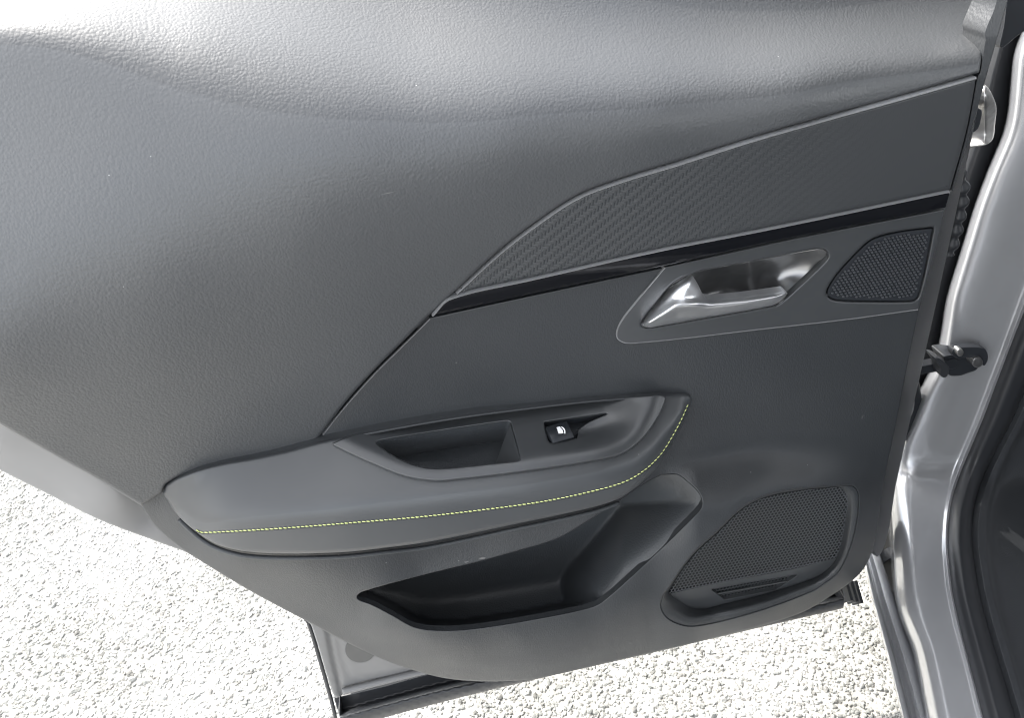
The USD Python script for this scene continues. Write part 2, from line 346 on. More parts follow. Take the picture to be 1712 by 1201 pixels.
glint_strip([(762, 490), (834, 423.5), (892, 378.5), (965, 330.5), (1038, 302.5), (1125, 276.5), (1250, 236.5), (1400, 193.5), (1491, 168.5), (1582, 142.5), (1632, 128)], hD, 5.6, 2.6, 1.5, decor)
glint_strip([(722, 528), (752, 499), (892, 466), (1100, 419), (1291, 381.5), (1588, 319.5)], hD, 6.8, 1.7, 1.0, strip)

# main moulding: middle panel, shoulder, pocket lip, speaker surround
POCKET = [(1105, 794, 1), (1133, 794), (1150, 806), (1167, 822), (1174, 838), (1172, 850), (1160, 864), (1100, 923), (1050, 970), (1017, 999), (999, 1012), (966, 1022), (868, 1041), (786, 1053), (729, 1055), (692, 1049), (655, 1029), (622, 1012), (599, 1003), (597, 997), (606, 990), (704, 963), (802, 939), (868, 920.5), (929, 902), (966, 882), (999, 861), (1031, 841), (1072, 812)]
SWP = [(553, 742.5, 1), (575, 733), (602, 725.5), (745, 700), (868, 683), (990, 669), (1085, 661.5), (1109, 661), (1113, 668), (1101, 697.5), (1072, 736), (1040, 759), (990, 771), (868, 789.5), (766, 801.5), (725, 804), (676, 796), (622, 775), (582, 757)]
SPK = [(1440, 135), (1490, 145), (1520, 180), (1530, 230), (1510, 420), (1460, 600), (1380, 760), (1270, 850), (1200, 895), (900, 1010), (600, 1100), (350, 1150), (250, 1140), (150, 1090), (105, 1010), (120, 930), (160, 870), (330, 635), (520, 455), (640, 335), (750, 255), (900, 195), (1100, 160), (1390, 140)]
SPK = [(1080 + a / 4.289, 780 + b / 4.289) for a, b in SPK]
BEZEL = [(1111, 446.5, 1), (1085, 476), (1062, 506), (1041, 533), (1031, 552), (1032, 567), (1044, 574), (1062, 574.5), (1150, 566), (1250, 554), (1416, 535), (1535, 518.5, 1), (1560, 433), (1579, 350, 1), (1333, 398), (1222, 422)]
HREC = [(1156, 458), (1180, 451), (1250, 438), (1366, 416), (1380, 418), (1385, 428), (1376, 441), (1321, 493), (1300, 510), (1285, 514), (1180, 533), (1083, 549), (1073, 545), (1074, 536), (1098, 505), (1125, 474)]
TWT = [(1562, 379, 1), (1500, 387), (1458, 399), (1429, 424), (1400, 456), (1385, 478), (1381, 491), (1388, 500), (1402, 503.5), (1437, 505), (1520, 505), (1532, 501), (1538, 491), (1550, 440)]
MAIN = [(528, 741, 1), (571, 683.5), (625, 622.5), (670, 578), (717, 531.5, 1), (834, 506), (1009, 468.5), (1111, 447), (1333, 397.5), (1580, 349, 1), (1560, 433), (1537, 518), (1516, 616), (1500, 700), (1479, 800), (1467, 879), (1456, 928), (1437, 960), (1400, 990), (1333, 1028), (1200, 1066), (1066, 1097), (900, 1135), (839, 1140), (780, 1139), (734, 1133), (680, 1118), (626, 1097), (570, 1070), (517.5, 1042), (417, 988), (317, 927), (292, 909), (259, 879.5), (238, 849, 1), (226, 832, 1), (290, 780, 1), (430, 755)]
_sx = [1040, 1080, 1170, 1250, 1320, 1400, 1500]
sh_0, sh_1, sh_a = (PchipInterpolator(_sx, v) for v in ([795, 785, 752, 730, 722, 726, 752], [905, 898, 872, 842, 832, 834, 848], [0, 0, 29, 31, 27, 21, 5]))
def shoulder(q):
    """the swelling above the pocket and the speaker"""
    q = np.asarray(q, float); x = np.clip(q[..., 0], 1040, 1500); t = np.clip((q[..., 1] - sh_0(x)) / (sh_1(x) - sh_0(x)), 0, 1)
    return sh_a(x) * t * t * (3 - 2 * t)
hM_pts = np.array([(528, 741, 80), (620, 640, 82), (717, 532, 84), (834, 507, 84), (1009, 469, 83), (1111, 447, 82), (1333, 398, 79), (1580, 350, 73), (1537, 518, 71), (1300, 480, 77), (1516, 616, 70), (1500, 700, 68), (1484, 770, 67),
            (850, 600, 81), (1050, 620, 78), (1300, 620, 75), (1200, 700, 73), (1400, 700, 70), (640, 700, 78), (800, 680, 76), (1000, 640, 77), (1160, 640, 76), (1170, 700, 74),
            (1130, 750, 74), (1200, 725, 73), (1300, 715, 72), (1400, 720, 70),
            (1200, 845, 112), (1255, 815, 104), (1330, 808, 99), (1400, 808, 93), (1450, 822, 86),
            (1220, 850, 117), (1290, 818, 106), (1420, 815, 93), (1440, 850, 94), (1470, 860, 74), (1435, 900, 96), (1420, 940, 96), (1462, 900, 76), (1445, 945, 80),
            (1133, 795, 88), (1160, 815, 103), (1176, 840, 113), (1160, 866, 118), (1100, 926, 125), (1050, 973, 128), (1000, 1015, 130), (966, 1026, 130), (868, 1044, 131), (786, 1056, 130), (729, 1058, 128), (655, 1034, 118), (599, 1006, 104),
            (1190, 880, 125), (1150, 935, 130), (1120, 985, 132), (1105, 1010, 131), (1060, 1000, 134), (1020, 1030, 136), (966, 1046, 137), (868, 1064, 138), (786, 1076, 136), (720, 1076, 132), (640, 1050, 120), (585, 1020, 104),
            (1105, 1040, 128), (1150, 1055, 124), (1220, 1042, 120), (1300, 1018, 114), (1380, 980, 104), (868, 1090, 130), (966, 1075, 131), (760, 1100, 126), (680, 1085, 118),
            (1066, 1095, 98), (1200, 1064, 92), (1333, 1027, 86), (1400, 988, 84), (900, 1133, 101), (839, 1138, 99), (734, 1131, 96), (626, 1095, 90), (570, 1068, 86), (780, 1112, 116), (640, 1075, 106), (1000, 1090, 115), (900, 1112, 120),
            (517, 1042, 83), (417, 988, 80), (317, 927, 79), (259, 880, 79), (238, 849, 84), (226, 832, 82), (290, 790, 78), (430, 757, 76), (273, 827, 82),
            (560, 1010, 100), (480, 985, 96), (600, 975, 108), (420, 955, 97), (500, 940, 108), (340, 910, 93), (290, 870, 88), (400, 935, 103), (560, 960, 108), (640, 935, 109), (720, 925, 103), (704, 955, 103), (802, 932, 106), (868, 912, 107), (870, 890, 106), (929, 894, 108), (966, 874, 107), (1000, 855, 104), (1031, 835, 98), (1072, 806, 88), (1105, 788, 80)], float)
hM_pts[:, 2] -= shoulder(hM_pts[:, :2])
_hM = field(hM_pts, 0.05)
hM = lambda q: _hM(q) + shoulder(q)
panel = obj('door_panel', pad(rounded(MAIN, 1.0), hM, r=3.0, step=6.0, skirt=20, holes=[rounded(POCKET, 3.0), rounded(SPK, 4.0), rounded(HREC, 2.0), rounded(TWT, 2.0), shrink(rounded(SWP, 2.0), 3.0)], hole_r=2.0, hole_skirt=6), M['lower'], door)

glint_strip([(530, 738), (572.5, 683), (626.5, 622.5), (671.5, 578), (717.5, 532)], hM, 0.5, 1.9, 1.1, panel)

# pocket: liner with a concave front wall at right, dark depth at left, floor behind the lip
seam = shapely.LineString([(1110, 776), (1133, 794), (1150, 806), (1167, 822), (1174, 838), (1172, 850), (1160, 864), (1100, 923), (1050, 970), (1017, 999)])
lip = shapely.LineString([(966, 1022), (868, 1041), (786, 1053), (729, 1055), (692, 1049), (655, 1029), (622, 1012), (599, 1003)])
seam_h = field([(1105, 794, 80), (1133, 794, 87), (1174, 840, 111), (1160, 864, 116), (1100, 923, 122), (1050, 970, 125), (1017, 999, 127), (868, 1041, 129), (729, 1055, 126), (599, 1003, 103), (704, 963, 102), (868, 920, 106)])
def hL(q):
    p = shapely.points(q); d = shapely.distance(seam, p); e = shapely.distance(lip, p); b = seam_h(q)
    sl = np.clip((1040 - np.asarray(q)[:, 0]) / 110.0, 0, 1); wall = b - (0.10 + 0.6 * sl) * d - 0.0060 * d ** 2; floor = b - 4.6 * np.minimum(e, 15) - 0.52 * np.maximum(e - 15, 0); back = np.full(len(q), 24.0); k = 5.0
    return k * np.logaddexp(np.logaddexp(np.maximum(wall, -60) / k, floor / k), back / k)
pl = obj('pocket_liner', pad(rounded([(x, y) if len(p) == 2 else (x, y, 1) for p in POCKET for x, y in [p[:2]]], 3.0), lambda q: hL(q) - 1.5, r=1.0, step=6.0, skirt=4), M['liner'], door)

# armrest with its seam of lime stitches
TRAY = [(628, 741), (636, 736.5), (745, 719), (846, 704.5), (853, 706), (857, 718), (870, 768), (866, 771), (821, 776), (745, 783.5), (716, 783), (690, 777), (663, 765)]
NOTCH = [(909, 706, 1), (960, 699), (1021, 690, 1), (985, 706), (966, 719, 1), (965, 732), (958, 735), (922, 741), (916, 735)]
ARM = [(272, 825, 1), (279, 809), (316, 791), (366, 776), (425, 765), (480, 753), (528, 740), (602, 724), (745, 698), (868, 681), (990, 667), (1109, 659), (1140, 658), (1153, 661), (1156, 670), (1150, 690), (1138, 715), (1124, 743), (1109, 766), (1092, 790), (1062, 816), (1035, 834), (990, 849), (868, 875.5), (720, 906), (640, 917), (571, 924), (468, 926), (407, 922), (366, 912), (337, 896), (310, 875), (290, 853)]
_ax = [260, 272, 300, 330, 380, 430, 528, 602, 745, 868, 990, 1060, 1092, 1120, 1140, 1152, 1160]
a_top, a_st, a_bot, a_h0, a_h1 = (PchipInterpolator(_ax, v) for v in (
    [830, 824, 797, 787, 774, 764, 740, 724, 698, 681, 667, 662, 660, 658.5, 658, 659, 660],
    [834, 828, 862, 887, 890, 886, 880, 873.5, 860, 844.5, 822, 799, 773, 737, 702, 674, 664],
    [836, 832, 866, 895, 916, 924, 926, 921, 902, 875.5, 849, 818, 792, 752, 714, 684, 668],
    [88, 88, 90, 93, 92, 91, 90, 90, 88, 86, 84, 82, 81, 80, 79, 78, 78],
    [88, 89, 100, 111, 124, 130, 138, 143, 148, 149, 146, 138, 127, 110, 95, 82, 79]))
def hA(q):
    """armrest section: sloping top, rounded nose, upright face below the seam"""
    q = np.asarray(q, float); x = np.clip(q[..., 0], 260, 1160); T, S, B, h0, h1 = a_top(x), a_st(x), a_bot(x), a_h0(x), a_h1(x)
    t = (q[..., 1] - T) / np.maximum(S - T, 4.0); k = 11.0
    f = -np.log(np.exp(-k * 1.18 * np.clip(t, -0.3, 2)) + math.exp(-k)) / k
    u = np.clip((q[..., 1] - S) / np.maximum(B - S, 4.0), 0, 1.5)
    return h0 + (h1 - h0) * f - 1.2 * u ** 2
arm = obj('armrest', pad(rounded(ARM, 4.0, 2.5), hA, r=6.0, step=5.0, skirt=45, sdir=(0, 1, 0.0), holes=[shrink(rounded(SWP, 2.0, 2.5), 3.0)], hole_r=1.0, hole_skirt=6), M['armrest'], door)
STITCH = curve([(328, 887), (336, 890.5), (343, 891), (420, 887), (500, 881.6), (600, 873.5), (704, 864.5), (810, 852.5), (909, 838.7), (985, 823), (1044, 806), (1078, 786), (1103, 762), (1120, 737), (1137, 706), (1151, 675)], 1.0, closed=False)
_s = np.r_[0, np.cumsum(np.linalg.norm(np.diff(STITCH, axis=0), axis=1))]
k = 0; a = 0.0
groove = []
while a < _s[-1] - 6:
    L = 6.6 * random.uniform(0.92, 1.06)
    t = np.linspace(a, a + L, 5); q = np.stack([np.interp(t, _s, STITCH[:, 0]), np.interp(t, _s, STITCH[:, 1])], 1)
    q[:, 1] += np.linspace(-0.5, 0.6, 5)
    w = W(q[:, 0], q[:, 1], hA(q) + np.array([-0.4, 0.35, 0.55, 0.35, -0.4]))
    obj('stitch', tube(w, np.array([0.45, 0.85, 0.95, 0.85, 0.45]) * 0.00055, 6), M['stitch'], arm)
    a += L + 0.9
q = STITCH[::4] + [0, 1.8]
obj('seam_line', tube(W(q[:, 0], q[:, 1], hA(q) - 0.1), 0.00045, 6), M['black'], arm)
# piping below the armrest
PIPE = curve([(300, 866), (337, 899), (366, 915), (407, 926), (468, 930), (571, 928), (640, 921), (720, 911), (868, 880), (990, 853), (1035, 838)], 4.0, closed=False)
obj('piping', tube(W(PIPE[:, 0], PIPE[:, 1] + 3.5, hM(PIPE) + 4.0), 0.0021, 8), M['liner'], door)

# switch panel with tray and window switch
swp_poly = Polygon(rounded(SWP, 1.0))
shapely.prepare(swp_poly)
front = shapely.LineString(curve([(553, 742.5), (582, 757), (622, 775), (676, 796), (725, 804), (766, 801.5), (868, 789.5), (990, 771), (1040, 759), (1072, 736), (1101, 697.5), (1113, 668)], 4, closed=False))
_fc = np.array(front.coords); _fc = _fc[np.r_[True, np.diff(np.maximum.accumulate(_fc[:, 0])) > 0.5]]
front_y = PchipInterpolator(_fc[:, 0], gaussian_filter1d(_fc[:, 1], 2.0, mode='nearest')); front_h = PchipInterpolator(_fc[:, 0], gaussian_filter1d(hA(_fc), 3.0, mode='nearest'))
def hW(q):
    q = np.asarray(q, float)
    d = shapely.distance(front, shapely.points(q))
    k = 4.0; ramp = k * np.logaddexp(0, (d - 17.0) / k)
    # the rim is a sloping chamfer, the field behind it lies flatter; a finger hollow lies right of the switch
    e = ((q[:, 0] - 985) / 58.0) ** 2 + ((q[:, 1] - 720 + 0.17 * (q[:, 0] - 985)) / 24.0) ** 2
    return front_h(q[:, 0]) + 4.5 - 0.40 * (front_y(q[:, 0]) - q[:, 1]) - 0.24 * ramp - 5.0 * np.exp(-e * 1.6)
BACKDOWN = np.array([0, 0.45, -0.89])
sw = obj('switch_panel', pad(rounded(SWP, 2.0, 2.5), hW, r=2.5, step=4.0, skirt=7, sdir=BACKDOWN, holes=[rounded(TRAY, 3.0, 2.5), rounded(NOTCH, 1.0, 2.0)], hole_r=2.0, hole_skirt=3), M['satin'], door)
def cup(outline, h, depth, taper=0.9, dirn=BACKDOWN):
    o = ccw(np.asarray(outline)); top = W(o[:, 0], o[:, 1], h(o) - 1.2)
    bot = top + dirn * depth; c = bot.mean(0); bot = c + (bot - c) * taper
    n = len(o); i = np.arange(n); j = (i + 1) % n
    v = np.vstack([top, bot, c[None]])
    return v, np.vstack([np.stack([i, j, n + j], 1), np.stack([i, n + j, n + i], 1), np.stack([n + i, n + j, np.full(n, 2 * n)], 1)])
obj('tray', cup(rounded(TRAY, 3.0, 2.5), hW, 0.045), M['liner'], sw, smooth=35)
_q = np.array([(853, 707), (870, 769), (822, 776), (848, 735)], float)
_w = W(_q[:, 0], _q[:, 1], hW(_q) - 1.5); _w[2] += BACKDOWN * 0.030; _w[3] += BACKDOWN * 0.016
obj('tray_ramp', orient(_w, np.array([(0, 1, 2), (0, 2, 3)])), M['satin'], sw, smooth=False)
obj('switch_well', cup(rounded(NOTCH, 1.0, 2.0), hW, 0.014, 0.97), M['black'], sw, smooth=35)
# rocker: a curved key
def key():
    rows = []
    for t in np.linspace(0, 1, 11):
        l = np.array([912.5, 714.5]) * (1 - t) + np.array([925, 741]) * t
        r = np.array([947, 704.5]) * (1 - t) + np.array([960, 731]) * t
        hump = 6.0 * math.sin(math.pi * (0.15 + 0.72 * t)) - 1.5
        line = np.array([l * (1 - s) + r * s for s in np.linspace(0, 1, 9)])
        ed = np.array([0.8, 0.2, 0, 0, 0, 0, 0, 0.2, 0.8])
        rows.append(W(line[:, 0], line[:, 1], hW(line) + hump + 1.5 - ed))
    c = np.array(rows); a, b = c.shape[:2]
    i, j = np.meshgrid(np.arange(a - 1), np.arange(b - 1), indexing='ij'); q = (i * b + j).ravel()
    v = c.reshape(-1, 3); f = np.vstack([np.stack([q, q + b + 1, q + b], 1), np.stack([q, q + 1, q + b + 1], 1)])
    rim = [*range(b), *[r * b + b - 1 for r in range(1, a)], *range(a * b - 2, (a - 1) * b - 1, -1), *[r * b for r in range(a - 2, 0, -1)]]
    n = len(v); rim = np.array(rim); m = len(rim); v = np.vstack([v, v[rim] + BACKDOWN * 0.012]); i = np.arange(m); j = (i + 1) % m
    f2 = np.vstack([np.stack([rim[i], n + i, n + j], 1), np.stack([rim[i], n + j, rim[j]], 1)])
    return v, np.vstack([orient(v, f)[1], f2])
ks = obj('window_switch', key(), M['black'], door, smooth=30)
def icon_poly(pts):
    q = curve([(840 + x / 5.035, 640 + y / 5.035, *r) for x, y, *r in pts], 0.6)
    p, t = fill(ccw(q), [], 1.0)
    tt = (p[:, 1] - 714.5) / 26.5 - (p[:, 0] - 912.5) * 0.008 + 0.0
    # height on the key's hump
    u = np.clip(((p - [912.5, 714.5]) @ np.linalg.inv(np.array([[34.5, -10.0], [12.5, 26.5]]))), 0, 1)
    hump = 6.0 * np.sin(np.pi * (0.15 + 0.72 * u[:, 1])) - 1.5
    return orient(W(p[:, 0], p[:, 1], hW(p) + hump + 1.5 + 0.18), t)
icon = join(icon_poly([(455, 378, 1), (470, 372), (484, 370, 1), (492, 384), (504, 396), (510, 412), (512, 428, 1), (472, 430, 1), (464, 404)]),
            icon_poly([(488, 370, 1), (508, 375), (522, 388), (529, 406), (530, 430, 1), (520, 430, 1), (519, 408), (512, 393), (500, 382)]))
obj('window_symbol', icon, M['print'], ks, label='small white window symbol printed on the switch', smooth=False)

# handle bezel, bowl, lever, small tweeter grille
hB = lambda q: hM(q) + 1.6
bz = obj('handle_bezel', pad(rounded(BEZEL, 2.0), hB, r=2.5, step=6.0, skirt=3, holes=[rounded(HREC, 2.0, 2.5), rounded(TWT, 2.5, 2.5)], hole_r=4.0, hole_skirt=3), M['satin'], door)
glint_strip([(1535, 519), (1416, 535.5), (1250, 554.5), (1150, 566.5), (1062, 575), (1044, 574.5), (1031.5, 566), (1031.5, 552), (1041, 533), (1062, 506), (1111, 447)], hB, 0.3, 1.1, 0.7, bz)
hR = field([(1156, 458, 74), (1250, 438, 72), (1366, 416, 73), (1385, 428, 73), (1321, 493, 75), (1300, 510, 76), (1180, 533, 76), (1083, 549, 78), (1073, 545, 79), (1125, 474, 76),
            (1175, 470, 50), (1220, 460, 44), (1180, 495, 46), (1250, 475, 44), (1270, 460, 45), (1295, 470, 52), (1310, 445, 54), (1340, 430, 62), (1345, 455, 64), (1280, 495, 50), (1120, 520, 50)], 0.0)
bowl = obj('handle_bowl', pad(rounded(HREC, 2.0, 2.5), hR, r=2.0, step=4.0, skirt=2), M['bowl'], door)
LEVER = [(1077, 547), (1074, 541), (1080, 531), (1100, 506), (1126, 477), (1145, 464), (1157, 460, 1), (1166, 474), (1175, 492), (1182, 500), (1196, 501), (1250, 496), (1314, 487, 1), (1317, 491), (1303, 505), (1288, 512), (1180, 532), (1090, 548)]
lev = Polygon(rounded(LEVER, 0.8, 2.0)); levb = lev.exterior
ridge = shapely.LineString([(1086, 541), (1130, 512), (1178, 508), (1250, 502), (1310, 491)])
def hV(q):
    d = shapely.distance(levb, shapely.points(q)); e = shapely.distance(ridge, shapely.points(q))
    lobe = np.clip((1185 - q[:, 0]) / 90.0, 0, 1)
    return 77 - 0.012 * (q[:, 0] - 1080) + 15 * (1 - np.exp(-d / 9.0)) + 6.0 * np.exp(-(e / 8.0) ** 2) - 3.5 * lobe * np.clip((512 - q[:, 1]) / 50.0, 0, 1)
obj('handle_lever', pad(rounded(LEVER, 0.8, 2.0), hV, r=2.5, step=2.5, skirt=9), M['chrome'], door)

tw_o = shrink(rounded(TWT, 2.5, 2.5), 2.5)
hT = lambda q: hM(q) - 0.6
tg = obj('tweeter_grille', pad(tw_o, hT, r=1.5, step=6.0, skirt=5), M['black'], door)
def bumps(outline, h, du, dv, ang, rad, height):
    """hexagonal field of small faceted studs"""
    poly = Polygon(outline).buffer(-rad * 1.1); c, s = math.cos(ang), math.sin(ang)
    x0, y0, x1, y1 = poly.bounds; cx, cy = (x0 + x1) / 2, (y0 + y1) / 2; P = []
    for j in range(-60, 61):
        for i in range(-80, 81):
            u, v = (i + 0.5 * (j % 2)) * du, j * dv
            P.append((cx + c * u - s * v * 0 + 0.0, cy + s * u + v))
    P = np.array(P); P[:, 0] -= (P[:, 1] - cy) * 0.14
    P = P[shapely.contains_xy(poly, P[:, 0], P[:, 1])]
    V, T = [], []
    th = np.arange(6) / 6 * 2 * np.pi
    for n, (x, y) in enumerate(P):
        ring0 = np.stack([x + rad * np.cos(th), y + rad * np.sin(th) * 0.8], 1); ring1 = np.stack([x + rad * 0.55 * np.cos(th), y + rad * 0.55 * np.sin(th) * 0.8], 1)
        V.append(np.vstack([ring0, ring1, [[x, y]]]))
        b = n * 13; i = np.arange(6); j = (i + 1) % 6
        T += [np.stack([b + i, b + j, b + 6 + j], 1), np.stack([b + i, b + 6 + j, b + 6 + i], 1), np.stack([b + 6 + i, b + 6 + j, np.full(6, b + 12)], 1)]
    V = np.vstack(V); lift = np.tile(np.r_[np.full(6, -0.2), np.full(6, height * 0.75), height], len(P))
    return orient(W(V[:, 0], V[:, 1], h(V) + lift), np.vstack(T))
obj('grille_stud', bumps(shrink(tw_o, 2.5), hT, 6.4, 4.75, -0.19, 2.75, 2.2), M['stud'], tg, kind='stuff')

# speaker: bowl, perforated grille, lower vent
SPG = [(1390, 150), (1430, 190), (1445, 260), (1420, 450), (1390, 600), (1340, 700), (1250, 780), (1100, 840), (800, 930), (550, 990), (430, 1020), (330, 1015), (230, 960), (160, 912), (170, 880), (330, 648), (520, 468), (640, 348), (750, 268), (900, 208), (1100, 172), (1300, 152)]
SPG = [(1080 + a / 4.289, 780 + b / 4.289) for a, b in SPG]
spk_o, spg_o = rounded(SPK, 4.0), rounded(SPG, 4.0, 2.5)
hG = field([(1404, 818, 88), (1417, 845, 86), (1404, 920, 86), (1370, 962, 86), (1266, 997, 96), (1180, 1018, 100), (1118, 990, 110), (1157, 929, 112), (1229, 859, 106), (1290, 827, 98), (1300, 900, 93), (1220, 940, 100)])
g_line = Polygon(spg_o).exterior; o_poly = Polygon(spk_o).exterior
def hSB(q):
    a = shapely.distance(g_line, shapely.points(q)); b = shapely.distance(o_poly, shapely.points(q))
    t = np.clip(b / np.maximum(a + b, 1e-6), 0, 1)
    return (hM(q) - 2.0) * (1 - t ** 1.6) + (hG(q) - 1.0) * t ** 1.6
obj('speaker_surround', pad(spk_o, hSB, r=2.0, step=4.0, skirt=4, holes=[shrink(spg_o, 1.0)], hole_r=0.6, hole_skirt=4), M['lower'], door)
VENT = [(1188, 986, 1), (1336, 960.5, 1), (1298, 986, 1), (1211, 1003, 1)]
DIVID = [(1118.5, 993), (1190, 977), (1336, 949), (1392, 934)]
def perforated(region, h, pitch, ang, hole, thick, skew=0.10):
    """plate of hexagon cells with a real hole in each"""
    c, s = math.cos(ang), math.sin(ang); x0, y0, x1, y1 = region.bounds; cx, cy = (x0 + x1) / 2, (y0 + y1) / 2
    P = []
    for j in range(-90, 91):
        for i in range(-120, 121):
            u, v = (i + 0.5 * (j % 2)) * pitch, j * pitch * 0.74
            P.append((cx + c * u - skew * v, cy + s * u + v))
    P = np.array(P); P = P[shapely.contains_xy(region.buffer(0.5 * pitch), P[:, 0], P[:, 1])]
    th = (np.arange(6) + 0.5) / 6 * 2 * np.pi
    hx = np.stack([np.cos(th) * pitch / math.sqrt(3), np.sin(th) * pitch / math.sqrt(3) * 0.856], 1)
    hx = np.stack([hx[:, 0] * c - skew * hx[:, 1], hx[:, 0] * s + hx[:, 1]], 1)
    full = shapely.contains_xy(region.buffer(-0.15 * pitch), P[:, 0], P[:, 1])
    n = len(P); o = P[:, None] + hx; q = P[:, None] + hx * hole * 1.12; q2 = P[:, None] + hx * hole
    pts = np.stack([o, q, q2], 1).reshape(-1, 2); H = h(pts).reshape(n, 3, 6)
    H[:, 1] += 0.0; H[:, 0] += 0.12; Hb = H[:, 2] - thick; H[:, 2] -= 0.25
    V = np.concatenate([W(pts[:, 0], pts[:, 1], H.ravel()).reshape(n, 18, 3), W(q2[..., 0], q2[..., 1], Hb).reshape(n, 6, 3)], 1).reshape(-1, 3)
    i = np.arange(6); j = (i + 1) % 6; T = []
    for a in (0, 6, 12):
        T += [np.stack([a + i, a + j, a + 6 + j], 1), np.stack([a + i, a + 6 + j, a + 6 + i], 1)]
    T = np.vstack(T); T = (np.arange(n)[:, None, None] * 24 + T[None]).reshape(-1, 3)
    return orient(V, T)
up_reg = Polygon(np.vstack([curve(DIVID, 3, closed=False), [(1430, 925), (1430, 800), (1200, 790), (1100, 990)]])).buffer(0).intersection(Polygon(spg_o))
lo_reg = Polygon(spg_o).difference(up_reg.buffer(0.5))
lo_o = resample(np.array(max(getattr(lo_reg, 'geoms', [lo_reg]), key=lambda g: g.area).exterior.coords)[:-1], 2.5)
sg = obj('speaker_grille', perforated(up_reg, hG, 5.9, -0.20, 0.68, 1.6), M['stud'], door, smooth=False)
vent_o = rounded(VENT, 1.0, 2.0)
obj('grille_frame', pad(lo_o, lambda q: hG(q) + 0.6, r=1.2, step=5.0, skirt=4, holes=[vent_o], hole_r=0.8, hole_skirt=5), M['satin'], sg)
obj('vent_mesh', perforated(Polygon(vent_o).buffer(2), lambda q: hG(q) - 4.0, 5.7, -0.20, 0.62, 1.2), M['satin'], sg, smooth=False)
obj('vent_slat', tube(W(np.array([1199, 1318]), np.array([993.5, 972.0]), hG(np.array([(1199, 993), (1318, 972)])) - 1.5), 0.0011, 8), M['satin'], sg)
obj('speaker_cone', pad(shrink(spg_o, 0.5), lambda q: hG(q) - 14.0, r=1.0, step=10.0, skirt=2), M['black'], sg)

# painted door shell behind the trim
SHELL = [(-330, 420, 1), (-330, 560, 1), (-200, 655), (-90, 732), (0, 786), (83, 828), (167, 870), (267, 908), (317, 927), (420, 985), (508, 1036), (520, 1045, 1), (533, 1085), (548, 1135), (558, 1163), (564, 1167), (571, 1163, 1), (640, 1146), (710, 1127), (830, 1128, 1), (690, 1090), (560, 1035), (440, 965), (300, 850, 1), (60, 640), (-150, 500)]
hSh = field([(-330, 460, 66), (-330, 540, 56), (-200, 560, 86), (-200, 640, 60), (-90, 650, 92), (0, 700, 92), (0, 740, 86), (0, 786, 70), (100, 770, 88), (100, 835, 72), (200, 830, 86), (200, 882, 72), (250, 865, 66), (235, 835, 72), (280, 830, 66), (270, 890, 68), (300, 918, 66), (420, 985, 64), (520, 1045, 58), (548, 1060, 58), (560, 1160, 54), (600, 1090, 56), (650, 1110, 58), (700, 1125, 58), (800, 1000, 58), (300, 640, 75), (800, 900, 55), (420, 850, 70)])
flange = shapely.LineString([(548, 1050), (556, 1095), (571, 1160)])
gl = shapely.LineString([(565, 1070), (572, 1100), (585, 1133), (608, 1141), (700, 1116)])
def hShell(q):
    p = shapely.points(q); d = shapely.distance(flange, p); g = shapely.distance(gl, p)
    left = (q[:, 0] < np.interp(q[:, 1], [1040, 1095, 1160], [547, 556, 571])) & (q[:, 1] > 1030)
    return hSh(q) - 2.6 * np.exp(-(d / 3.2) ** 2) - 1.0 * np.exp(-(g / 5.0) ** 2) + np.where(left, 2.0 * (1 - np.exp(-(d / 4.0) ** 2)), 0)
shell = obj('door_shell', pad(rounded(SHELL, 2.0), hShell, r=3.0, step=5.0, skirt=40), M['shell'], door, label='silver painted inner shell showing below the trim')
def disc(cx, cy, rx, ry, h, lift=0.0):
    t = np.arange(40) / 40 * 2 * np.pi
    return pad(np.stack([cx + rx * np.cos(t), cy + ry * np.sin(t)], 1), lambda q: h(q) + lift, r=1.5, step=5.0, skirt=3)
obj('drain_plug', disc(602, 1088, 25, 21, hSh, 1.2), M['satin'], shell)
EDGESEAL = curve([(508, 1030), (516, 1043), (530, 1088), (545, 1140), (556, 1180), (566, 1225)], 5, closed=False)
obj('edge_seal', tube(W(EDGESEAL[:, 0], EDGESEAL[:, 1], np.full(len(EDGESEAL), 52.0)), 0.0024, 8), M['rubber'], door)
# lower flange lip, dark recess and bottom seal strip
LIP = curve([(573, 1157), (640, 1140), (705, 1124), (800, 1105)], 5, closed=False)
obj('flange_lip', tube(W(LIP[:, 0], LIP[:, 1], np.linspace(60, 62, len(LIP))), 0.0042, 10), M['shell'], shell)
SEAL = [(558, 1168, 1), (640, 1149), (710, 1130), (800, 1112), (1000, 1070), (1200, 1030), (1380, 985), (1405, 978, 1), (1412, 1000), (1410, 1018, 1), (1250, 1055), (1067, 1098), (900, 1136), (760, 1170), (640, 1202), (575, 1222, 1)]
sealtop = lambda x: np.interp(x, [558, 640, 710, 800, 1000, 1200, 1405], [1168, 1149, 1130, 1112, 1070, 1030, 978])
sealbot = lambda x: np.interp(x, [575, 640, 760, 900, 1067, 1250, 1410], [1222, 1202, 1170, 1136, 1098, 1055, 1018])
def hSeal(q):
    t = np.clip((q[:, 1] - sealtop(q[:, 0])) / np.maximum(sealbot(q[:, 0]) - sealtop(q[:, 0]), 1), 0, 1)
    return np.interp(t, [0, 0.1, 0.42, 0.52, 0.6, 0.9, 1.0], [40, 40, 46, 60, 70, 72, 66]) + 0.012 * (q[:, 0] - 560)
obj('bottom_seal', pad(rounded(SEAL, 1.0, 4.0), hSeal, r=2.0, step=5.0, skirt=50), M['rubber'], door, label='dark rubber and plastic strip along the lower door edge')
